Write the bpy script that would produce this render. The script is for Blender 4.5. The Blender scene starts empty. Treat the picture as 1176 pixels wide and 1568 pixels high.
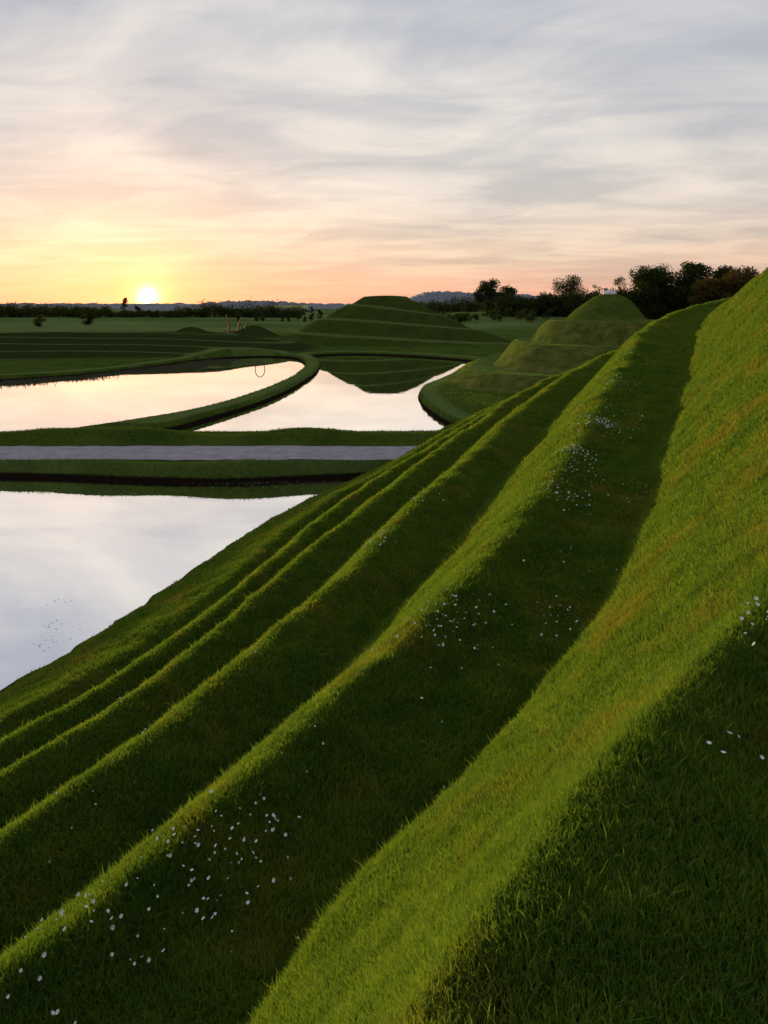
import bpy, math, random
import numpy as np
from mathutils import Vector
random.seed(7); rng=np.random.default_rng(7)
scene=bpy.context.scene
def sdir(az,el):
    az,el=math.radians(az),math.radians(el); return Vector((math.sin(az)*math.cos(el), math.cos(az)*math.cos(el), math.sin(el)))
DISC=sdir(-19.1,.80)      # centre of the bright solar aureole at the horizon
SUN=sdir(-23.5,1.5)

# ------------------------------------------------------------------ helpers
def link(o): scene.collection.objects.link(o); return o
def mk(name,verts,faces,mats=(),smooth=True,mi=None):
    me=bpy.data.meshes.new(name)
    me.from_pydata(verts if isinstance(verts,list) else verts.tolist(),[],faces if isinstance(faces,list) else faces.tolist())
    for m in mats: me.materials.append(m)
    if mi is not None: me.polygons.foreach_set('material_index',np.asarray(mi,dtype=np.int32))
    me.polygons.foreach_set('use_smooth',np.full(len(me.polygons),smooth,dtype=bool))
    me.update()
    return bpy.data.objects.new(name,me)
def addattr(o,name,arr):
    a=o.data.attributes.new(name,'FLOAT','POINT'); a.data.foreach_set('value',np.asarray(arr,dtype=np.float32).ravel())
def fr(x): return x-np.floor(x)
def vn(x,y,s=0.0):
    xi=np.floor(x); yi=np.floor(y); fx=x-xi; fy=y-yi
    fx=fx*fx*(3-2*fx); fy=fy*fy*(3-2*fy)
    h=lambda a,b: fr(np.sin(a*127.1+b*311.7+s*17.3)*43758.5453)
    return ((h(xi,yi)*(1-fx)+h(xi+1,yi)*fx)*(1-fy)+(h(xi,yi+1)*(1-fx)+h(xi+1,yi+1)*fx)*fy)*2-1
def ss(a,b,x):
    t=np.clip((x-a)/(b-a),0,1); return t*t*(3-2*t)
def herm(X,Y,q):
    X=np.asarray(X,float);Y=np.asarray(Y,float);d=np.diff(Y)/np.diff(X)
    m=np.concatenate([[d[0]],(d[:-1]+d[1:])/2,[d[-1]]])
    q=np.clip(q,X[0],X[-1]); i=np.clip(np.searchsorted(X,q)-1,0,len(X)-2)
    h=X[i+1]-X[i]; t=(q-X[i])/h
    return (2*t**3-3*t**2+1)*Y[i]+(t**3-2*t**2+t)*h*m[i]+(-2*t**3+3*t**2)*Y[i+1]+(t**3-t**2)*h*m[i+1]
def grid_faces(nr,nc):
    a=np.arange(nr*nc).reshape(nr,nc)
    return np.stack([a[:-1,:-1],a[:-1,1:],a[1:,1:],a[1:,:-1]],-1).reshape(-1,4)

# ------------------------------------------------------------------ materials
def newmat(name):
    m=bpy.data.materials.new(name); m.use_nodes=True; nt=m.node_tree; nt.nodes.clear()
    out=nt.nodes.new('ShaderNodeOutputMaterial'); return m,nt,out
def N(nt,t,**k):
    n=nt.nodes.new(t)
    for a,b in k.items(): setattr(n,a,b)
    return n
def noise(nt,vec,scale,detail=4,rough=.6):
    n=N(nt,'ShaderNodeTexNoise'); n.inputs['Scale'].default_value=scale; n.inputs['Detail'].default_value=detail
    n.inputs['Roughness'].default_value=rough; nt.links.new(vec,n.inputs['Vector']); return n.outputs['Fac']
def ramp(nt,fac,stops):
    r=N(nt,'ShaderNodeValToRGB'); e=r.color_ramp.elements
    while len(e)>1: e.remove(e[-1])
    e[0].position=stops[0][0]; e[0].color=(*stops[0][1],1)
    for p,c in stops[1:]:
        x=e.new(p); x.color=(*c,1)
    nt.links.new(fac,r.inputs[0]); return r.outputs[0]
def mixc(nt,f,a,b,mode='MIX'):
    m=N(nt,'ShaderNodeMix',data_type='RGBA',blend_type=mode)
    for s,v in ((0,f),(6,a),(7,b)):
        if isinstance(v,(int,float)): m.inputs[s].default_value=v
        elif isinstance(v,tuple): m.inputs[s].default_value=(*v,1)
        else: nt.links.new(v,m.inputs[s])
    return m.outputs[2]
def maprange(nt,v,a,b,c=0.,d=1.):
    m=N(nt,'ShaderNodeMapRange'); m.inputs[1].default_value=a;m.inputs[2].default_value=b;m.inputs[3].default_value=c;m.inputs[4].default_value=d
    nt.links.new(v,m.inputs[0]); return m.outputs[0]
def math_(nt,op,a,b=None):
    m=N(nt,'ShaderNodeMath',operation=op)
    for i,v in enumerate((a,b)):
        if v is None: continue
        if isinstance(v,(int,float)): m.inputs[i].default_value=v
        else: nt.links.new(v,m.inputs[i])
    return m.outputs[0]

def terrain_mat(name,c1,c2,c3,soil=True,fine=14,bump=.5,bdist=.05):
    m,nt,out=newmat(name); geo=N(nt,'ShaderNodeNewGeometry'); P=geo.outputs['Position']
    a=ramp(nt,noise(nt,P,fine,6,.75),[(.36,c1),(.52,c2),(.68,c3)])
    b=ramp(nt,noise(nt,P,.35,5,.6),[(.35,(.7,.75,.7)),(.6,(1.25,1.12,.95))])
    col=mixc(nt,1.0,a,b,'MULTIPLY')
    if soil:
        at=N(nt,'ShaderNodeAttribute',attribute_name='lit_pale_grass'); dr=N(nt,'ShaderNodeAttribute',attribute_name='lit_bank'); dk=N(nt,'ShaderNodeAttribute',attribute_name='rough')
        col=mixc(nt,dk.outputs['Fac'],col,mixc(nt,noise(nt,P,1.5,5,.7),(.018,.026,.007),(.046,.058,.014)))  # darker grass colour over the central mound, ridge and small mounds
        col=mixc(nt,math_(nt,'MULTIPLY',dr.outputs['Fac'],.75),col,mixc(nt,maprange(nt,noise(nt,P,.8,5,.7),.35,.65),(.05,.075,.013),(.20,.19,.045)))  # olive tint paints sunlight onto the cone's steep banks
        col=mixc(nt,at.outputs['Fac'],col,mixc(nt,noise(nt,P,2,5,.7),(.12,.18,.045),(.20,.25,.09)))  # light on terrace lips painted as paler turf; also pale causeway and berm grass
        z=N(nt,'ShaderNodeSeparateXYZ'); nt.links.new(P,z.inputs[0])
        zz=math_(nt,'ADD',z.outputs[2],math_(nt,'MULTIPLY',noise(nt,P,2.5,3),.12))
        col=mixc(nt,maprange(nt,zz,.22,.32),(.018,.012,.008),col)
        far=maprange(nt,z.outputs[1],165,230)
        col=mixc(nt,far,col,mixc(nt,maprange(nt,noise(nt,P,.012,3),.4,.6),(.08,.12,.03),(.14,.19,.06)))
    d=N(nt,'ShaderNodeBsdfPrincipled'); d.inputs['Roughness'].default_value=1.; d.inputs['Specular IOR Level'].default_value=.0
    nt.links.new(col,d.inputs['Base Color'])
    bp=N(nt,'ShaderNodeBump'); bp.inputs['Strength'].default_value=bump; bp.inputs['Distance'].default_value=bdist
    nt.links.new(noise(nt,P,fine*1.3,6,.8),bp.inputs['Height']); nt.links.new(bp.outputs[0],d.inputs['Normal'])
    nt.links.new(d.outputs[0],out.inputs[0]); return m
M_hill=terrain_mat('hill_turf',(.020,.038,.006),(.06,.10,.012),(.15,.175,.025),soil=False,fine=18,bump=1.,bdist=.05)
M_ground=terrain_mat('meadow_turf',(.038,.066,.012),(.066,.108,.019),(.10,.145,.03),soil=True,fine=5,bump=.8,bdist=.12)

def leafmat(name,c1,c2,tr=.35,patch=None,fs=3.0):
    m,nt,out=newmat(name); geo=N(nt,'ShaderNodeNewGeometry'); P=geo.outputs['Position']
    col=mixc(nt,maprange(nt,noise(nt,P,fs,3,.7),.32,.68),c1,c2)
    if patch:
        f=maprange(nt,noise(nt,P,.9,4,.65),.50,.74)
        col=mixc(nt,math_(nt,'MULTIPLY',f,.65),col,patch)
        col=mixc(nt,1.,col,ramp(nt,noise(nt,P,2.3,4,.7),[(.36,(.74,.82,.85)),(.62,(1.2,1.12,1.05))]),'MULTIPLY')
    d=N(nt,'ShaderNodeBsdfDiffuse'); t=N(nt,'ShaderNodeBsdfTranslucent'); mx=N(nt,'ShaderNodeMixShader'); mx.inputs[0].default_value=tr
    nt.links.new(col,d.inputs[0]); nt.links.new(mixc(nt,1.,col,(1.45,1.25,.5),'MULTIPLY'),t.inputs[0])
    nt.links.new(d.outputs[0],mx.inputs[1]); nt.links.new(t.outputs[0],mx.inputs[2]); nt.links.new(mx.outputs[0],out.inputs[0]); return m
M_blade=leafmat('grass_blade',(.072,.165,.022),(.165,.245,.040),.45,patch=(.27,.215,.045),fs=25)
M_leaf=leafmat('tree_foliage',(.026,.040,.012),(.055,.070,.020),.2,fs=.6)
M_leafb=leafmat('brown_foliage',(.065,.052,.014),(.12,.085,.024),.2,fs=.6)
def plain(name,c,rough=.8,metal=0.,sc=6.,var=.3):
    m,nt,out=newmat(name); geo=N(nt,'ShaderNodeNewGeometry')
    f=noise(nt,geo.outputs['Position'],sc,5,.65)
    col=mixc(nt,f,tuple(x*(1-var) for x in c),tuple(min(1,x*(1+var)) for x in c))
    d=N(nt,'ShaderNodeBsdfPrincipled'); d.inputs['Roughness'].default_value=rough; d.inputs['Metallic'].default_value=metal
    nt.links.new(col,d.inputs['Base Color']); nt.links.new(d.outputs[0],out.inputs[0]); return m
M_bark=plain('bark',(.05,.04,.03)); M_road=plain('gravel_road',(.31,.27,.30),.9,0,1.4,.6)
M_white=plain('petal_white',(.84,.84,.84),.7,0,5,.03); M_yel=plain('daisy_centre',(.6,.45,.05))
M_stone=plain('pale_stone',(.78,.78,.80),.7,0,3,.1); M_rust=plain('rusty_steel',(.28,.07,.04),.7,.0)
M_dark=plain('dark_steel',(.03,.03,.03),.5,.5); M_weed=plain('weed',(.78,.70,.48),.9,0,4,.1)
M_reed=plain('reed',(.05,.05,.02)); M_haze=plain('hazy_far_woods',(.16,.17,.20),1,0,.02,.25)  # distance haze is put into the bluish far hill colour
M_rape=plain('rapeseed',(.5,.45,.06)); M_bird=plain('feather',(.03,.03,.03))

# ------------------------------------------------------------------ foreground terraced hill
T={
'W':([-8,-2,4,9,14.17,15.77,17.98,20.9,24.2,27.4,32.4,36.8,45.2,53,61,80],[-22,-17.5,-13,-10.2,-7.97,-7.37,-6.67,-5.76,-4.82,-3.62,-.87,1.13,4.0,8.5,14,32]),
'C1':([-8,-2,4,9,11.8,13.2,16.2,19.8,24.5,29.6,33.8,38.9,43.8,51,59,80],[-19.5,-15.2,-11,-8.1,-6.64,-5.75,-4.5,-3.55,-2.07,.34,2,4.2,6.4,10.2,16,34]),
'C2':([-8,-2,4,8,10.3,11.7,14.1,17.8,24,29.3,37.7,44.8,52,61,80],[-17.5,-13.5,-9.6,-7.2,-5.79,-4.95,-3.89,-2.68,-.64,1.74,5.5,8.66,13,20,38]),
'C3':([-8,-2,4,6.5,8.72,9.54,11.4,14,16.4,21.2,27.8,39.5,46.5,54,64,80],[-15.5,-11.5,-7.8,-6.3,-4.85,-4.32,-3.37,-2.51,-1.7,.24,2.98,8,11.7,17,26,43]),
'C4':([-8,-2,3,4.7,6.28,6.95,8.24,9.35,11,12.5,16.2,20.4,26.8,35.3,45.4,56,66,80],[-12.5,-8.5,-5.6,-4.5,-3.53,-3.13,-2.45,-1.86,-1.14,-.4,.96,2.77,5.43,9.5,15.1,23,33,50]),
'C5':([-8,-2,0.5,2.7,3.9,4.56,5.28,6.17,7.14,8.46,10.76,13.84,17.8,23.6,32.4,41.8,51.8,62,80],[-9,-6,-4.5,-3.0,-2.13,-1.64,-1.12,-.52,.13,.98,2.26,3.80,5.5,8.18,12.2,17.7,25.4,35,55]),
'F5':([-8,-2,1,2.5,3.73,4.34,5.02,6.09,7.35,9.37,12.9,19.8,30.8,40.7,51,62,80],[-7,-4.2,-2.4,-1.45,-.74,-.33,.25,1.12,2.05,3.25,5.09,8.57,13.9,19.4,26.4,37,57]),
'C6':([-8,-3,-1,1.0,1.9,2.32,2.92,3.42,4.01,5.3,7.8,12,18,25,36,52,62,80],[-5.5,-3,-1.9,-.7,.06,.44,1.0,1.54,2.2,3.4,5.1,7.6,11,14.4,19.4,28.4,39,59]),
}
ZC6=([-8,1.9,4,8,12,18,25,36,52,62,80],[5.8,6,6.3,7.1,7.8,8.6,9.55,9.2,8.45,8.2,8.])
def profile(Y):
    x={k:float(herm(*T[k],np.array([Y]))[0]) for k in T}
    w=lambda s,a=.06: a*float(vn(np.array([Y*.8]),np.array([s*3.7]),s)[0])
    for i,k in enumerate(('C1','C2','C3','C4','C5','F5','C6')): x[k]+=w(i+1,.05+.003*max(Y,0))
    z={'W':0,'C1':.7+.015*Y,'C2':1.1+.025*Y,'C3':1.685+.035*Y,'C4':2.7+.05*Y,'C5':3.82+.09*Y,'F5':3.62+.09*Y,'C6':float(herm(*ZC6,np.array([Y]))[0])}
    px=[x['W']-3,x['W']]; pz=[-1.2,0.0]
    px.append(x['C1']); pz.append(z['C1'])
    ks=['C1','C2','C3','C4','C5']; dips={'C1':.16,'C2':.22,'C3':.26,'C4':.28}
    for a,b in zip(ks[:-1],ks[1:]):
        g=x[b]-x[a]; d=z[b]-z[a]
        bw=min(.64*g,1.6*d+.25)
        px+= [x[b]-bw]; pz+=[z[a]-dips[a]*min(1,g/1.6)]
        px+= [x[b]-.14*bw]; pz+=[z[b]+.02-.085*d]
        px+= [x[b]+.03*bw]; pz+=[z[b]+.06]
    k_=float(ss(0,3,np.array(Y)))*.36+.05
    px+=[x['C5']*.55+x['F5']*.45,x['F5'],x['F5']+.25,x['C6'],x['C6']+2.6,x['C6']+5.2,x['C6']+12,x['C6']+45]
    pz+=[z['C5']-.15,z['F5'],z['F5']+k_,z['C6'],z['C6']-.15,z['C6']+1.5,z['C6']+1.7,-.5]
    f=float(1-ss(57,79,np.array(Y)))
    return np.array(px),np.array(pz)*f-(1-f)*1.0
def hill_eval(x,Y,px,pz):
    w=.12+.004*max(Y,0)
    offs=np.linspace(-1,1,7)*w; wt=np.cos(np.linspace(-1,1,7)*1.35); wt/=wt.sum()
    z=sum(np.interp(x+o,px,pz)*k for o,k in zip(offs,wt))
    Yv=np.full_like(x,Y)
    z=z+.04*vn(x*1.1,Yv*1.1,3)+.020*vn(x*3.1,Yv*3.1,5)+.008*vn(x*9,Yv*9,9)
    return z
rows=[-7.]
while rows[-1]<79.8:
    rows.append(rows[-1]+max(.045,.0085*abs(rows[-1]))*(1 if rows[-1]>.5 else 5))
rows=np.array(rows); V=[]; NCs=[6,24]+[14,12,5]*4+[12,16,8,40,24,10,8,16]
for Y in rows:
    px,pz=profile(Y); xs=[]
    for i in range(len(px)-1):
        xs.append(np.linspace(px[i],px[i+1],NCs[i] if i<len(NCs) else 8,endpoint=False))
    xs=np.concatenate(xs+[[px[-1]]])
    V.append(np.stack([xs,np.full_like(xs,Y),hill_eval(xs,Y,px,pz)],-1))
V=np.array(V); nr,nc=V.shape[:2]; F=grid_faces(nr,nc); Vf=V.reshape(-1,3)
hill=link(mk('terraced_hill',Vf,F,[M_hill]))
def hillz(x,Y):
    px,pz=profile(Y); return float(hill_eval(np.array([x]),Y,px,pz)[0])

# ------------------------------------------------------------------ grass blades on the hill (one mesh)
tri=Vf[F]; A=.5*np.linalg.norm(np.cross(tri[:,2]-tri[:,0],tri[:,3]-tri[:,1]),axis=1); C=tri.mean(1)
d=np.hypot(C[:,0],C[:,1]); vis=(C[:,1]>.6)&(C[:,1]<60)&(C[:,0]<C[:,1]*.68+.9)&(C[:,0]>-C[:,1]*.68-.9)&(C[:,2]>.08)
dens=27000*np.where(d<3.2,1,(3.2/np.maximum(d,1))**1.5)
cnt=rng.poisson(A*dens*vis); idx=np.repeat(np.arange(len(F)),cnt); n=len(idx)
u=rng.random((n,1)); v=rng.random((n,1)); q=tri[idx]
B=(q[:,0]*(1-u)+q[:,1]*u)*(1-v)+(q[:,3]*(1-u)+q[:,2]*u)*v
dd=np.hypot(B[:,0],B[:,1])
wid=rng.uniform(.0016,.0033,n)*np.clip((dd/3.2)**.85,1,9)
hgt=rng.uniform(.022,.058,n)*np.where(rng.random(n)<.035,1.8,1)*np.clip((dd/3.2)**.15,1,1.4)*(1+.28*vn(B[:,0]*1.7,B[:,1]*1.7,2))*(1+.2*vn(B[:,0]*6,B[:,1]*6,12))
o=rng.random(n)*6.283; wv=np.stack([np.cos(o)*wid,np.sin(o)*wid,np.zeros(n)],-1)
l=rng.uniform(.1,.9,n)*hgt; dr=rng.random(n)*6.283+.7*vn(B[:,0]*2.2,B[:,1]*2.2,21)
lean=np.stack([np.cos(dr)*l,np.sin(dr)*l,np.zeros(n)],-1); up=np.zeros((n,3)); up[:,2]=hgt; B[:,2]-=.008
co=np.stack([B-wv,B+wv,B+wv*.75+lean*.35+up*.6,B-wv*.75+lean*.35+up*.6,B+lean+up],1).astype(np.float32)
me=bpy.data.meshes.new('grass'); me.vertices.add(n*5); me.vertices.foreach_set('co',co.ravel())
k=(np.arange(n)*5)[:,None]; li=np.concatenate([k,k+1,k+2,k+3,k+3,k+2,k+4],1).astype(np.int32)
me.loops.add(n*7); me.loops.foreach_set('vertex_index',li.ravel())
me.polygons.add(n*2); st=np.stack([np.arange(n)*7,np.arange(n)*7+4],1).astype(np.int32); me.polygons.foreach_set('loop_start',st.ravel())
me.update(calc_edges=True); me.materials.append(M_blade); me.polygons.foreach_set('use_smooth',np.zeros(n*2,dtype=bool))
link(bpy.data.objects.new('grass',me)); print('BLADES',n)

# ------------------------------------------------------------------ daisies
def daisies():
    cl=[(-1.9,4.0,.35,34),(-1.45,4.45,.25,34),(-1.15,4.75,.22,46),(-.85,5.0,.2,20),(-2.2,3.7,.3,20),(-.1,5.9,.5,8),(.75,7.6,.2,50),(.3,7.0,.3,10),(2.05,7.9,.14,16),(1.3,7.9,.3,9),
        (3.1,11.5,.25,44),(3.5,12.6,.22,44),(3.9,13.6,.2,60),(5.1,15.8,.28,110),(7.2,21,.4,30),(9.2,26,.5,24),(5.9,17.5,.4,16),(-.2,13.5,.25,26),(.7,16.5,.4,16),(-2.4,9.6,.3,14),(-3.2,8.0,.4,10),
        (2.1,3.75,.10,16),(2.0,3.5,.08,9),(1.45,2.95,.06,4),(1.6,2.8,.05,3),(-4.2,10.6,.3,8),(4.4,12,.4,10),(2.6,9.2,.3,9),(-1.3,5.9,.4,6),(-2.7,7.0,.4,6)]
    vs=[];fs=[];mi=[]
    for cx,cy,sg,n in cl:
        for _ in range(n):
            x=random.gauss(cx,sg); y=random.gauss(cy,sg*1.25)
            if y<1: continue
            z=hillz(x,y); h=random.uniform(.04,.08); R=random.uniform(.0045,.0115)*(1+.06*y)
            tx,ty=random.gauss(0,.6),random.gauss(-.3,.6); c=Vector((x,y,z+h)); nrm=Vector((tx,ty,1)).normalized()
            a1=nrm.orthogonal().normalized(); a2=nrm.cross(a1)
            k=len(vs); vs+=[(x-.0015,y,z),(x+.0015,y,z),tuple(c)]; fs.append((k,k+1,k+2)); mi.append(2)
            for i in range(9):
                t=i/9*6.283; p=a1*math.cos(t)+a2*math.sin(t); p2=a1*math.cos(t+.34)+a2*math.sin(t+.34); p3=a1*math.cos(t-.34)+a2*math.sin(t-.34)
                k=len(vs); up=nrm*R*.6
                vs+=[tuple(c),tuple(c+p3*R*.75+up),tuple(c+p*R+up*1.1),tuple(c+p2*R*.75+up)]; fs.append((k,k+1,k+2,k+3)); mi.append(0)
            k=len(vs); cc=c+nrm*R*.4
            for i in range(6):
                t=i/6*6.283; vs.append(tuple(cc+(a1*math.cos(t)+a2*math.sin(t))*R*.2))
            fs.append(tuple(range(k,k+6))); mi.append(1)
    link(mk('daisy_flowers',vs,fs,[M_white,M_yel,M_blade],smooth=False,mi=mi))
daisies()

# ------------------------------------------------------------------ ground sheet with ponds and mounds
def closed_cr(pts,n=8):
    P=np.array(pts,float); o=[]
    for i in range(len(P)):
        p0,p1,p2,p3=P[i-1],P[i],P[(i+1)%len(P)],P[(i+2)%len(P)]
        for t in np.linspace(0,1,n,endpoint=False):
            o.append(.5*((2*p1)+(-p0+p2)*t+(2*p0-5*p1+4*p2-p3)*t*t+(-p0+3*p1-3*p2+p3)*t**3))
    return np.array(o)
def sdf(poly,x,y):
    dmin=np.full(x.shape,1e9); ins=np.zeros(x.shape,bool); n=len(poly)
    for i in range(n):
        ax,ay=poly[i]; bx,by=poly[(i+1)%n]; ex,ey=bx-ax,by-ay; L2=ex*ex+ey*ey+1e-12
        t=np.clip(((x-ax)*ex+(y-ay)*ey)/L2,0,1); dmin=np.minimum(dmin,(x-ax-t*ex)**2+(y-ay-t*ey)**2)
        if ay!=by:
            c=((ay>y)!=(by>y))&(x<(bx-ax)*(y-ay)/(by-ay)+ax); ins^=c
    dd=np.sqrt(dmin); return np.where(ins,dd,-dd)
PA=closed_cr([(-75,32),(-40,32.1),(-24,32.3),(-16,32.0),(-11,31.3),(-7,31.1),(-4,31.6),(-1,32.2),(1.4,32.5),(.2,29),(-1,25),(-2.5,20),(-4.3,14),(-7,8),(-9.6,3),(-14,-6),(-30,-20),(-75,-20)])
PB=closed_cr([(-80,41),(-50,41),(-30,41),(-21,41.3),(-18.6,43.3),(-16.6,46),(-14,50.7),(-11.3,61.9),(-10.1,76),(-10.3,88),(-11.6,98),(-14.1,106),(-19.5,109),(-25,106),(-29,98),(-33,84),(-41,74),(-55,70),(-80,68)])
PC=closed_cr([(-14.7,41.6),(-13.3,45.5),(-10.2,56.5),(-8.6,69.7),(-8.2,85.3),(-9.3,98.4),(-11.5,110),(-4.2,114.5),(6.3,108),(13.8,98),(13.2,90),(9.7,80),(5.5,71),(3.6,65),(3.0,58.9),(3.4,52.3),(4.5,46),(6,42),(2,41.3),(-5,41.2)])
def stair(s,flat,lip=.0,k=1.):
    fl=np.floor(s); f=s-fl; r=np.clip((f-flat)/(1-flat),0,1)
    g=np.where(f<flat,f*.12/flat,.12+.88*(r*(1-k)+k*np.sin(r*np.pi/2)))
    return fl+g+lip*np.exp(-(np.minimum(f,1-f)/.07)**2), f
CR=[0,.9,1.7,2.6,3.5,4.3,4.9,6.6,7.2,8.3,9.4,10.1,12.6,13.4,14.8,16,16.8,20,21,22.6,24]
CZ=[8.95,8.92,8.6,7.95,7.1,6.15,5.8,5.9,5.65,4.85,3.85,3.45,3.6,3.3,2.4,1.5,1.15,1.3,1.0,.25,0]
def ground_z(x,y,masks=False):
    lit_pale_grass=np.zeros(x.shape); lit_bank=np.zeros(x.shape); rough=np.zeros(x.shape)
    z=.55+.05*vn(x*.15,y*.15,1)*ss(41,60,y)
    z=z+3.9*ss(165,300,y)*ss(5,60,x)
    z=z+.35*ss(200,600,y)*vn(x*.006,y*.006,4)
    # central spiral mound
    cx,cy=.5,147.; dx,dy=x-cx,y-cy; th=np.arctan2(dy,dx); r=np.hypot(dx,dy)
    cs=(1+np.cos(th))/2
    R=24+6*cs-5*np.clip(-np.sin(th),0,1); p=1.0+.5*cs
    t=np.clip((r-3.4)/(R-3.4),0,1); h=9.9*(1-t)**p*1.04
    tw=th/(2*np.pi)+.28*np.sin(th+.6)
    s_,f=stair(h/2.9+tw,.22,.04,.3); hs=np.clip(2.9*(s_-tw),0,9.9-.012*r*r); m=ss(.02,.5,h); z=z+hs*m
    lit_pale_grass=np.maximum(lit_pale_grass,.5*(1-ss(.10,.24,np.minimum(f,np.where(f>.93,1-f,1))))*m*(h<9.3)); rough=np.maximum(rough,.5*m)  # pale lines paint the light along the terrace lips
    # terraced cone by the water
    cx,cy=26.4,80.; dx,dy=x-cx,y-cy; th=np.arctan2(dy,dx); r=np.hypot(dx,dy)
    ang=np.array([-np.pi,-2.9,-2.35,-1.57,0,1.57,2.15,2.8,np.pi]); sc=np.interp(th,ang,[.74,.82,1.1,1.05,1.0,.85,.76,.68,.74])
    sc=1+(sc-1)*ss(4,15,r)
    re=r/sc+(.9*np.sin(th+1.0)*ss(1.5,6,r))
    hc=np.interp(re,CR,CZ); z=z+hc
    fl=np.maximum(np.maximum(ss(4.5,4.9,re)*(1-ss(6.5,6.9,re)),ss(9.8,10.2,re)*(1-ss(12.5,12.9,re))),ss(16.4,16.9,re)*(1-ss(19.8,20.4,re)))
    on=(hc>.1)
    lit_bank=np.maximum(lit_bank,(1-fl)*on*ss(.8,1.6,re)*(.35+.65*ss(3,8,re))); lit_pale_grass=np.maximum(lit_pale_grass,.55*fl*on)  # painted sun on the risers, painted sky light on the flats
    # low terraced ridge on the left
    ax,ay,bx,by=-110.,104.,-33.,122.; ex,ey=bx-ax,by-ay; tt=np.clip(((x-ax)*ex+(y-ay)*ey)/(ex*ex+ey*ey),0,1)
    dr_=np.hypot(x-ax-tt*ex,y-ay-tt*ey); h=3.1*np.clip(1.10-dr_/21,0,1)
    st=.8; tl=(x*.9+y*.25)*.06+.5*np.sin(x*.085+1.); s_,f=stair(h/st+tl,.4,.07,.3); mR=ss(.02,.5,h)
    z=z+np.clip(st*(s_-tl),0,3.1)*mR
    lit_pale_grass=np.maximum(lit_pale_grass,.42*(1-ss(.08,.2,np.minimum(f,np.where(f>.93,1-f,1))))*mR); rough=np.maximum(rough,.95*mR)  # ridge terrace lips painted lighter, as if catching light
    for gx,gy,gh,sx,sy in ((-43,152,3.0,5.5,6),(-30.5,160,3.1,5,6)):
        gg=np.exp(-((x-gx)/sx)**2-((y-gy)/sy)**2); z=z+gh*gg; rough=np.maximum(rough,ss(.02,.3,gg)*.9)
    # berms along the road
    mk_=(1-ss(6,9,x)); b1=np.exp(-((y-32.0-.4*vn(x*.12,y*0,2))/.42)**2); b2=np.exp(-((y-38.4)/.95)**2)
    z=z+mk_*(.26*b1*(1+.4*vn(x*.3,y*0,8))+.42*b2*(1+.75*vn(x*.22,y*0,6)))
    lit_pale_grass=np.maximum(lit_pale_grass,.4*mk_*np.maximum(b1,b2*ss(38,38.8,y))*(y<42))
    reg=(y<125)&(x>-90)&(x<40)
    for P in (PA,PB,PC):
        sd=np.full(x.shape,-50.); sd[reg]=sdf(P,x[reg],y[reg])
        f=ss(-.25,.45,sd); z=z*(1-f)+(-.8)*f
        lit_pale_grass=np.maximum(lit_pale_grass,.65*ss(-2.2,-1.2,sd)*(1-ss(-.5,-.2,sd))*(y>44)); rough=rough*(1-ss(-3,-1.5,sd))
    return (z,lit_pale_grass,lit_bank,rough) if masks else z
def axis(lo,hi,step,far,neg):
    a=list(np.arange(lo,hi,step)); s=step
    while a[-1]<far: s*=1.07; a.append(a[-1]+s)
    s=step; b=[lo]
    while b[-1]>neg: s*=1.07; b.append(b[-1]-s)
    return np.array(sorted(b[1:])+a)
xs=axis(-48,46,.26,5000,-5000)
ya=list(np.arange(28,42,.16))+list(np.arange(42,128,.26)); s=.3
while ya[-1]<170: ya.append(ya[-1]+.32)
while ya[-1]<6000: s*=1.05; ya.append(ya[-1]+s+.3)
yb=[28]; s=.3
while yb[-1]>-300: s*=1.12; yb.append(yb[-1]-s)
ys=np.array(sorted(yb[1:])+ya)
X,Y=np.meshgrid(xs,ys); Z,PM,DM,RM=ground_z(X,Y,True)
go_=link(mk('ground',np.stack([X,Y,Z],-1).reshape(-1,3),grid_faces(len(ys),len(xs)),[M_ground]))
addattr(go_,'lit_pale_grass',PM); addattr(go_,'lit_bank',DM); addattr(go_,'rough',RM)
def gz(x,y): return float(ground_z(np.array([[float(x)]]),np.array([[float(y)]]))[0,0])

# coarse grass on the berms, causeway and cone so their outlines are not clean
nT=190000
bx_=np.concatenate([rng.uniform(-34,4,nT//2),rng.uniform(-20,38,nT//2)]); by_=np.concatenate([rng.uniform(31.2,41.2,nT//2),rng.uniform(42,100,nT//2)])
bz_=ground_z(bx_[None,:],by_[None,:])[0]; ok=(bz_>.42)&((by_>41.3)|(by_<32.95)|(by_>36.6))&(bx_>-by_*.62)&(bx_<by_*.62)
bx_,by_,bz_=bx_[ok],by_[ok],bz_[ok]; n2=len(bx_); hh=rng.uniform(.04,.13,n2)*(1+.4*vn(bx_,by_,3)); ww=rng.uniform(.008,.02,n2)*by_/35; oo=rng.random(n2)*3.14
B=np.stack([bx_,by_,bz_-.02],-1); wv=np.stack([np.cos(oo)*ww,np.sin(oo)*ww,0*ww],-1); tp=np.stack([rng.normal(0,.04,n2),rng.normal(0,.04,n2),hh],-1)
co=np.stack([B-wv,B+wv,B+tp],1).reshape(-1,3); link(mk('meadow_grass',co,np.arange(n2*3).reshape(-1,3),[M_blade],smooth=False))

# road
n=160; rx=np.linspace(-90,7,n); v=[]
for i,x in enumerate(rx):
    w0=.16*float(vn(np.array([x*1.3]),np.array([0.]),3)[0]); w1=.16*float(vn(np.array([x*1.3]),np.array([5.]),4)[0])
    for j,t in enumerate((0,.12,.5,.88,1)): v.append((x,33.1+w0+(3.3+w1-w0)*t,.585+(0,.02,.05,.02,0)[j]))
link(mk('gravel_road',v,grid_faces(n,5).tolist(),[M_road]))

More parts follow.
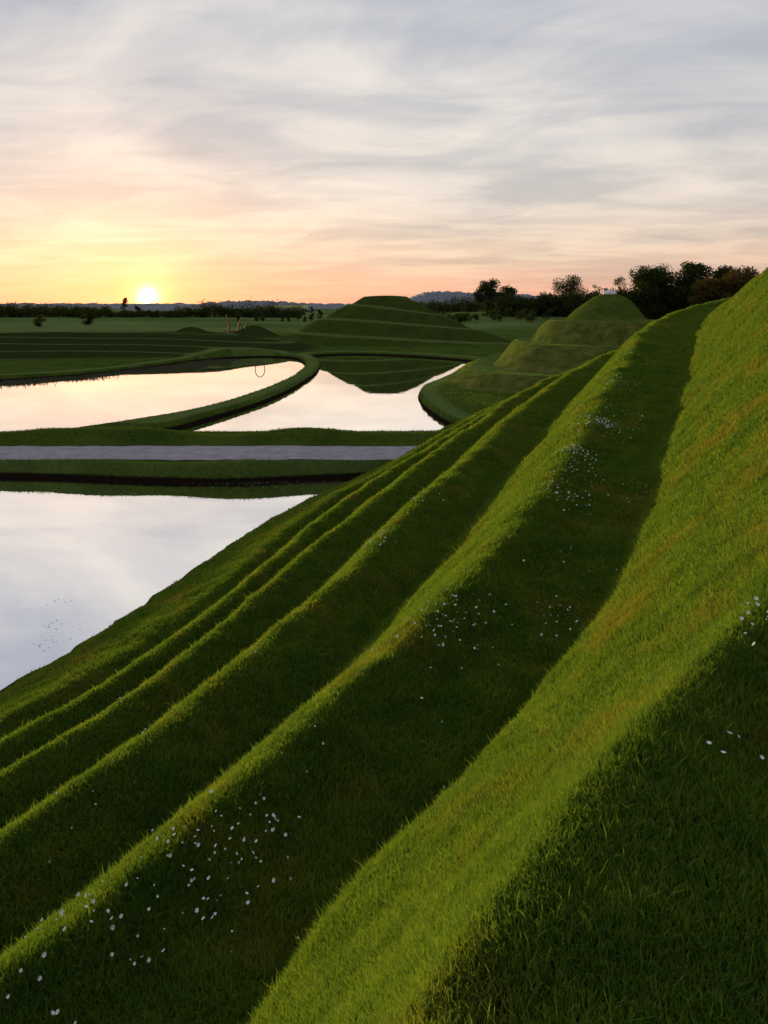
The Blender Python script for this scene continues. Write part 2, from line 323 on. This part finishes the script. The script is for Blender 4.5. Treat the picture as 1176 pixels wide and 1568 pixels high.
# water
m,nt,out=newmat('pond_water'); geo=N(nt,'ShaderNodeNewGeometry')
gl=N(nt,'ShaderNodeBsdfGlossy'); gl.inputs['Roughness'].default_value=.015; gl.inputs['Color'].default_value=(1,1,1,1)
df=N(nt,'ShaderNodeBsdfDiffuse'); df.inputs[0].default_value=(.02,.022,.018,1)
lw=N(nt,'ShaderNodeLayerWeight'); lw.inputs[0].default_value=.5
f=maprange(nt,lw.outputs['Facing'],0,.65,.35,1.)
bp=N(nt,'ShaderNodeBump'); bp.inputs['Strength'].default_value=.06; bp.inputs['Distance'].default_value=.03
nt.links.new(noise(nt,geo.outputs['Position'],.9,3,.5),bp.inputs['Height']); nt.links.new(bp.outputs[0],gl.inputs['Normal'])
mx=N(nt,'ShaderNodeMixShader'); nt.links.new(f,mx.inputs[0]); nt.links.new(df.outputs[0],mx.inputs[1]); nt.links.new(gl.outputs[0],mx.inputs[2]); nt.links.new(mx.outputs[0],out.inputs[0])
link(mk('pond_water',[(-88,-30,0),(38,-30,0),(38,122,0),(-88,122,0)],[(0,1,2,3)],[m],smooth=False))

# floating weed and reeds
vs=[];fs=[]
def blob(cx,cy,rx_,ry_,z=.006):
    k=len(vs); n=7
    for i in range(n):
        t=i/n*6.283; rr=random.uniform(.6,1.1); vs.append((cx+math.cos(t)*rx_*rr,cy+math.sin(t)*ry_*rr,z+random.uniform(0,.004)))
    fs.append(tuple(range(k,k+n)))
for cx,cy,sx,sy,n in ((-11.4,29,.5,.3,16),(-8.2,17.1,.3,.25,18),(-8.1,16.2,.3,.2,18),(-8.8,18.6,.2,.12,10),(-12,20.5,.5,.4,5),(-15.5,28.6,1.2,.4,10),(-20,47,3,1.0,40),(-24,50,3,.8,40),(-5,30.6,1.5,.2,24),(-4.4,27.8,1,.6,5)):
    for _ in range(n): blob(random.gauss(cx,sx),random.gauss(cy,sy),random.uniform(.01,.045),random.uniform(.006,.018))
link(mk('floating_pond_weed',vs,fs,[M_weed],smooth=False))
vs=[];fs=[]
for c in range(170):
    t=random.random(); cx=-47+t*23+random.gauss(0,1.2); cy=63+t*38+random.gauss(0,2.2)-random.random()*5
    for _ in range(random.randint(30,90)):
        x=cx+random.gauss(0,1.6); y=cy+random.gauss(0,.22); h=random.uniform(.06,.28); w=random.uniform(.02,.07); k=len(vs)
        vs+=[(x-w,y,-.05),(x+w,y,-.05),(x+random.gauss(0,.08),y,h)]; fs.append((k,k+1,k+2))
for c in range(26):
    cx=random.uniform(-9,-1.5); cy=31.0+random.gauss(0,.12)
    for _ in range(14):
        x=cx+random.gauss(0,.3); y=cy+random.gauss(0,.1); h=random.uniform(.04,.12); k=len(vs)
        vs+=[(x-.012,y,-.05),(x+.012,y,-.05),(x+random.gauss(0,.03),y,h)]; fs.append((k,k+1,k+2))
link(mk('reeds',vs,fs,[M_reed],smooth=False))

# ------------------------------------------------------------------ trees
def tube(vs,fs,mi,p0,p1,r0,r1,n=6,m=0):
    p0=Vector(p0);p1=Vector(p1);d=(p1-p0).normalized();a=d.orthogonal().normalized();b=d.cross(a);k=len(vs)
    for p,r in ((p0,r0),(p1,r1)):
        for i in range(n):
            t=i/n*6.283; vs.append(tuple(p+(a*math.cos(t)+b*math.sin(t))*r))
    for i in range(n): fs.append((k+i,k+(i+1)%n,k+n+(i+1)%n,k+n+i)); mi.append(m)
def leaves(vs,fs,mi,c,R,n,size,m=1):
    for _ in range(n):
        u=Vector((random.gauss(0,1),random.gauss(0,1),random.gauss(0,1))).normalized()*random.random()**.45
        p=Vector(c)+Vector((u.x*R[0],u.y*R[1],u.z*R[2]))
        a=Vector((random.gauss(0,1),random.gauss(0,1),random.gauss(0,1))).normalized(); b=a.orthogonal().normalized(); s=size*random.uniform(.5,1.2)
        k=len(vs); vs+=[tuple(p-a*s),tuple(p+b*s*.6),tuple(p+a*s),tuple(p-b*s*.6)]; fs.append((k,k+1,k+2,k+3)); mi.append(m)
def tree(name,x,y,h,w,ncl=20,nl=230,size=.38,mat=M_leaf,low=.25,clr=.22):
    z0=gz(x,y)-.2; vs=[];fs=[];mi=[]; B=Vector((x,y,z0))
    top=B+Vector((random.gauss(0,.03)*h,0,h*.62)); mid=B+Vector((random.gauss(0,.015)*h,0,h*.3))
    r=h*.024; tube(vs,fs,mi,B,mid,r*1.25,r); tube(vs,fs,mi,mid,top,r,r*.4)
    for i in range(ncl):
        t=random.uniform(0,6.283); v=random.uniform(low,1); prof=math.sin(math.pi*min(1,max(0,(v-low)/(1.12-low))) *.92+.18)
        rad=w*.5*prof*random.uniform(.25,.82)
        c=B+Vector((math.cos(t)*rad,math.sin(t)*rad,h*(v*.88)))
        st=mid.lerp(top,random.random()*.9); j=st.lerp(c,.5)+Vector((0,0,h*.03))
        tube(vs,fs,mi,st,j,r*.4,r*.22,5); tube(vs,fs,mi,j,c,r*.22,r*.07,4)
        for q in range(3):
            e=c+Vector((random.gauss(0,1),random.gauss(0,1),random.gauss(0,.7)))*w*clr*.6; tube(vs,fs,mi,c,e,r*.08,r*.03,3)
        cr=w*clr*random.uniform(.6,1.1); leaves(vs,fs,mi,c,(cr,cr,cr*.75),nl,size)
    return link(mk(name,vs,fs,[M_bark,mat],smooth=False,mi=mi))
tree('oak_tree',46.5,300,17.5,14,32,240,.4,low=.06); tree('oak_tree',55,302,14,11,22,190,.4,low=.05)
tree('ash_tree',81,300,18.5,19,42,150,.38,low=.12)
tree('ash_tree',97,280,18.5,10,20,60,.36,low=.15); tree('ash_tree',87,282,15,8,18,50,.34,low=.15)
tree('oak_tree',99,250,21.5,21,54,300,.5,low=.06); tree('oak_tree',113,250,22.5,19,52,300,.5,low=.06); tree('oak_tree',124,245,21,16,40,300,.5,low=.06)
tree('beech_tree',106,200,20,17,46,300,.45,M_leafb,.05); tree('beech_tree',117,196,25,17,46,300,.45,M_leafb,.05); tree('beech_tree',97,202,16,13,34,260,.45,M_leafb,.05)
tree('hawthorn_tree',-124,286,8.6,7.5,20,120,.3,low=.1); tree('hawthorn_tree',-129.5,256,5.6,5,14,80,.25,low=.1)
tree('poplar_tree',-190,500,16,5,16,45,.5,low=.2,clr=.3); tree('hawthorn_tree',-182,505,9,8,16,50,.5,low=.05)
for x_,y_,hh in ((-73,340,7.2),(-66,352,6.7),(-60,338,7.2),(-51.5,345,6.2),(-47,338,7.2),(-45,355,6.4),(-40,342,7.2),(-37,349,8.4),(-32,344,6.7)):
    tree('apple_tree',x_,y_,hh,4.2,14,70,.26,low=.12,clr=.2)
def wood(name,pts,mat=M_leaf,size=.6,nl=90):
    vs=[];fs=[];mi=[]
    for x,y,h,w in pts:
        z=gz(x,y); tube(vs,fs,mi,(x,y,z-.3),(x,y,z+h*.7),h*.03,h*.01,5)
        for i in range(7):
            c=(x+random.gauss(0,w*.3),y+random.gauss(0,w*.28),z+h*random.uniform(.12,.82)); R=w*random.uniform(.24,.42)
            leaves(vs,fs,mi,c,(R,R,R*.85),nl,size)
    link(mk(name,vs,fs,[M_bark,mat],smooth=False,mi=mi))
pts=[]
for i in range(190):
    t=i/189; x=-330+t*270; az=x/480; hgt=random.uniform(4,9.5)*(1.25 if random.random()<.15 else 1)
    if abs(az+.346)<.05: hgt=random.uniform(3,5)
    pts.append((x,480+random.gauss(0,8),hgt,hgt*1.3))
wood('distant_treeline',pts,size=.6,nl=40)
pts=[]
for i in range(150):
    x=50+i/149*96+random.gauss(0,1.5); hgt=random.uniform(5.5,10)+4.5*max(0,(x-60)/60); pts.append((x,286-max(0,x-60)*.6+random.gauss(0,5),hgt,hgt*.9))
wood('hedgerow',pts,size=.5,nl=110)
pts=[]
for i in range(90):
    x=-30+i/89*190; hgt=random.uniform(6,12); pts.append((x,520+random.gauss(0,15),hgt,hgt*1.3))
wood('distant_treeline',pts,size=.7,nl=45)
pts=[(random.uniform(18,62),random.gauss(262,10),random.uniform(3,5.0),3.2) for _ in range(22)]
wood('orchard_trees',pts,size=.3,nl=50)

# distant hills
def farhill(name,x0,x1,y,prof,mat,dep=250,n=160,rough=2.2):
    vs=[];xs_=np.linspace(x0,x1,n); h=np.interp(np.linspace(0,1,n),[p[0] for p in prof],[p[1] for p in prof])
    nz=np.abs(vn(xs_*.05,xs_*0,3))*rough+np.abs(vn(xs_*.17,xs_*0,5))*rough
    rowsy=(-1,-.6,-.25,0,1); hk=(0,.5,.86,1,0)
    for r_,k in zip(rowsy,hk):
        for i in range(n): vs.append((xs_[i],y+r_*dep,-3+(h[i]+nz[i])*k))
    link(mk(name,vs,grid_faces(5,n).tolist(),[mat]))
farhill('distant_hill',-20,500,2000,[(0,0),(.12,26),(.25,48),(.4,54),(.6,48),(.75,47),(.9,40),(1,10)],M_haze,rough=4)
farhill('distant_hill',-560,-150,1500,[(0,3),(.3,12),(.5,20),(.7,23),(.9,18),(1,4)],M_haze,dep=150,rough=3)
farhill('distant_hill',-3000,3500,3200,[(0,20),(.2,22),(.4,22),(.5,20),(.6,36),(1,55)],M_haze,dep=300,n=400,rough=6)
link(mk('rapeseed_field',[(-225,1345,7),(-150,1345,7),(-150,1352,10.5),(-225,1352,10.5)],[(0,1,2,3)],[M_rape],smooth=False))

# ------------------------------------------------------------------ small objects
def polytube(name,pts,rad,mat,n=8):
    vs=[];fs=[];P=[Vector(p) for p in pts]
    for i,p in enumerate(P):
        d=(P[min(i+1,len(P)-1)]-P[max(i-1,0)]).normalized(); a=Vector((0,1,0)) if abs(d.y)<.9 else Vector((1,0,0)); b=d.cross(a).normalized(); a=b.cross(d)
        r=rad[i] if isinstance(rad,list) else rad
        for j in range(n): t=j/n*6.283; vs.append(tuple(p+(a*math.cos(t)+b*math.sin(t))*r))
    for i in range(len(P)-1):
        for j in range(n): fs.append((i*n+j,i*n+(j+1)%n,(i+1)*n+(j+1)%n,(i+1)*n+j))
    fs.append(tuple(range(n))); fs.append(tuple(range((len(P)-1)*n,len(P)*n)))
    return mk(name,vs,fs,[mat])
cx,cy=-15.8,87
link(polytube('hoop_sculpture',[(cx+.62*math.cos(t),cy,-.1+1.05*math.sin(t)) for t in np.linspace(-.1,math.pi+.1,28)],.05,M_dark))
e=link(bpy.data.objects.new('rusty_steel_sculpture',None)); bx,by=-34.,157.; b0=gz(bx,by)
for i,(ox,h,ln) in enumerate(((-1.6,4.0,-.7),(.2,3.6,.9),(1.5,2.8,1.2))):
    pts=[(bx+ox+ln*(t**2),by+i*.8,b0-.4+(h+.4)*t) for t in np.linspace(0,1,10)]
    o=link(polytube('prong_%d'%(i+1),pts,[.24*(1-.6*t) for t in np.linspace(0,1,10)],M_rust)); o.parent=e
o=link(polytube('base_bar',[(bx-2,by+.3,b0+.15),(bx,by+.6,b0+.22),(bx+2.6,by+1,b0+.15)],.16,M_rust)); o.parent=e
vs=[];n=9; zt=gz(26.4,80)
for k,(r,z) in enumerate(((.78,-.1),(.8,.16),(.62,.38),(.25,.45))):
    for i in range(n):
        t=i/n*6.283; rr=r*(1+.12*math.sin(i*2.3+k)); vs.append((26.4+rr*math.cos(t),80+rr*math.sin(t),zt+z))
fs=[(k*n+i,k*n+(i+1)%n,(k+1)*n+(i+1)%n,(k+1)*n+i) for k in range(3) for i in range(n)]+[tuple(range(3*n,4*n))]
link(mk('capstone',vs,fs,[M_stone],smooth=False))
def bird(x,y,z,s,b):
    vs=[(-.5,0,0),(-.15,.09,.06),(-.15,-.09,.06),(-.15,.07,-.08),(-.15,-.07,-.08),(.25,.06,.02),(.25,-.06,.02),(.5,0,.03),(-.75,.08,0),(-.75,-.08,0),
        (.1,.5,b),(-.12,.5,b),(-.1,1.0,b*.5),(.1,-.5,b),(-.12,-.5,b),(-.1,-1.,b*.5),(.12,0,.05),(-.2,0,.05)]
    fs=[(0,1,2),(0,3,4),(0,1,3),(0,2,4),(1,2,6,5),(3,4,6,5),(5,6,7),(1,3,5),(2,4,6),(0,8,9),(16,10,11,17),(10,12,11),(16,13,14,17),(13,15,14)]
    a=.9; vs=[(x+s*(p[0]*math.cos(a)-p[1]*math.sin(a)),y+s*(p[0]*math.sin(a)+p[1]*math.cos(a)),z+s*p[2]) for p in vs]
    link(mk('flying_bird',vs,fs,[M_bird],smooth=False))
bird(-6.5,60,14.3,.21,.3); bird(-2.3,60,13.0,.18,-.2)

# ------------------------------------------------------------------ sky
w=bpy.data.worlds.new('World'); scene.world=w; w.use_nodes=True; nt=w.node_tree; nt.nodes.clear()
out=N(nt,'ShaderNodeOutputWorld'); bg=N(nt,'ShaderNodeBackground'); tc=N(nt,'ShaderNodeTexCoord'); D=tc.outputs['Generated']
sep=N(nt,'ShaderNodeSeparateXYZ'); nt.links.new(D,sep.inputs[0]); zc=math_(nt,'MAXIMUM',sep.outputs[2],0.0)
base=ramp(nt,zc,[(0,(.74,.38,.29)),(.03,(.75,.44,.33)),(.075,(.66,.51,.42)),(.14,(.58,.54,.51)),(.24,(.52,.53,.56)),(.42,(.42,.47,.56)),(1,(.25,.32,.44))])
sky=N(nt,'ShaderNodeTexSky',sky_type='NISHITA'); sky.sun_disc=False; sky.sun_elevation=math.radians(1.5); sky.sun_rotation=math.radians(-23.5); sky.altitude=100
nis=mixc(nt,1.,sky.outputs[0],(.025,.025,.025),'MULTIPLY')
den=math_(nt,'ADD',zc,.10)
u=math_(nt,'DIVIDE',sep.outputs[0],den); v=math_(nt,'DIVIDE',sep.outputs[1],den)
def cloudvec(rot,su,sv):
    cb=N(nt,'ShaderNodeCombineXYZ'); c,s=math.cos(rot),math.sin(rot)
    nt.links.new(math_(nt,'MULTIPLY',math_(nt,'ADD',math_(nt,'MULTIPLY',u,c),math_(nt,'MULTIPLY',v,-s)),su),cb.inputs[0])
    nt.links.new(math_(nt,'MULTIPLY',math_(nt,'ADD',math_(nt,'MULTIPLY',u,s),math_(nt,'MULTIPLY',v,c)),sv),cb.inputs[1]); return cb.outputs[0]
def cn(vec,sc,det,ro,dis):
    n1=N(nt,'ShaderNodeTexNoise'); n1.inputs['Scale'].default_value=sc; n1.inputs['Detail'].default_value=det; n1.inputs['Roughness'].default_value=ro; n1.inputs['Distortion'].default_value=dis
    nt.links.new(vec,n1.inputs['Vector']); return n1.outputs['Fac']
na=cn(cloudvec(.25,1.0,1.5),1.0,9,.57,.9); nb=cn(cloudvec(-.10,.5,1.9),1.1,8,.56,.5)
cf=maprange(nt,math_(nt,'ADD',math_(nt,'MULTIPLY',na,.65),math_(nt,'MULTIPLY',nb,.35)),.42,.60)
cloudc=ramp(nt,zc,[(0,(.82,.46,.34)),(.07,(.86,.66,.51)),(.16,(.82,.74,.67)),(.3,(.76,.73,.70)),(.45,(.66,.66,.67)),(1,(.38,.41,.47))])
fade=maprange(nt,zc,.0,.07,.15,.95)
skyc=mixc(nt,math_(nt,'MULTIPLY',cf,fade),base,cloudc)
nd=cn(cloudvec(.4,.5,1.0),.8,5,.55,.6)
skyc=mixc(nt,1.,skyc,ramp(nt,nd,[(.36,(.84,.86,.90)),(.58,(1.06,1.03,1.))]),'MULTIPLY')
nrm=N(nt,'ShaderNodeVectorMath',operation='NORMALIZE'); nt.links.new(D,nrm.inputs[0])
def dot(vec):
    dt=N(nt,'ShaderNodeVectorMath',operation='DOT_PRODUCT'); nt.links.new(nrm.outputs[0],dt.inputs[0]); dt.inputs[1].default_value=vec; return dt.outputs['Value']
dp=math_(nt,'MAXIMUM',dot(DISC),0.0)
side=maprange(nt,dot(DISC),-.8,.5,.6,1.)
def glow(c,pw,colr,k=None):
    p=math_(nt,'POWER',dp,float(pw))
    if k is not None: p=math_(nt,'MULTIPLY',p,k)
    return mixc(nt,1.,c,mixc(nt,p,(0,0,0),colr),'ADD')
tot=mixc(nt,1.,skyc,nis,'ADD')
cs_=N(nt,'ShaderNodeCombineXYZ')
for i in range(3): nt.links.new(side,cs_.inputs[i])
tot=mixc(nt,1.,tot,cs_.outputs[0],'MULTIPLY')
low=maprange(nt,zc,0,.16,1.,.0)
tot=glow(tot,6,(.09,.06,.03)); tot=glow(tot,22,(.16,.03,.0),low); tot=glow(tot,70,(.20,.05,.0)); tot=glow(tot,500,(.35,.10,.0)); tot=glow(tot,3500,(1.0,.40,.05)); tot=glow(tot,14000,(5,3.4,1.4))
disc=maprange(nt,dp,math.cos(math.radians(.55)),math.cos(math.radians(.25)))
tot=mixc(nt,1.,tot,mixc(nt,disc,(0,0,0),(14,11,6.5)),'ADD')
nt.links.new(tot,bg.inputs[0]); bg.inputs[1].default_value=1.0; nt.links.new(bg.outputs[0],out.inputs[0])
for nn in nt.nodes:
    if nn.type=='MIX': nn.clamp_result=False; nn.clamp_factor=True

ld=bpy.data.lights.new('sun','SUN'); ld.energy=5; ld.angle=math.radians(.5); ld.color=(1,.78,.40)
so=link(bpy.data.objects.new('sun',ld)); so.rotation_euler=(-SUN).to_track_quat('-Z','Y').to_euler(); so.location=(-60,100,40)

cd=bpy.data.cameras.new('camera'); cam=link(bpy.data.objects.new('camera',cd)); cam.location=(0,0,8); cam.rotation_euler=(math.radians(90),0,0)
cd.lens=24; cd.sensor_width=36; cd.shift_y=-.2003; cd.clip_start=.05; cd.clip_end=12000
scene.camera=cam
scene.view_settings.view_transform='Standard'; scene.view_settings.look='None'; scene.view_settings.exposure=0
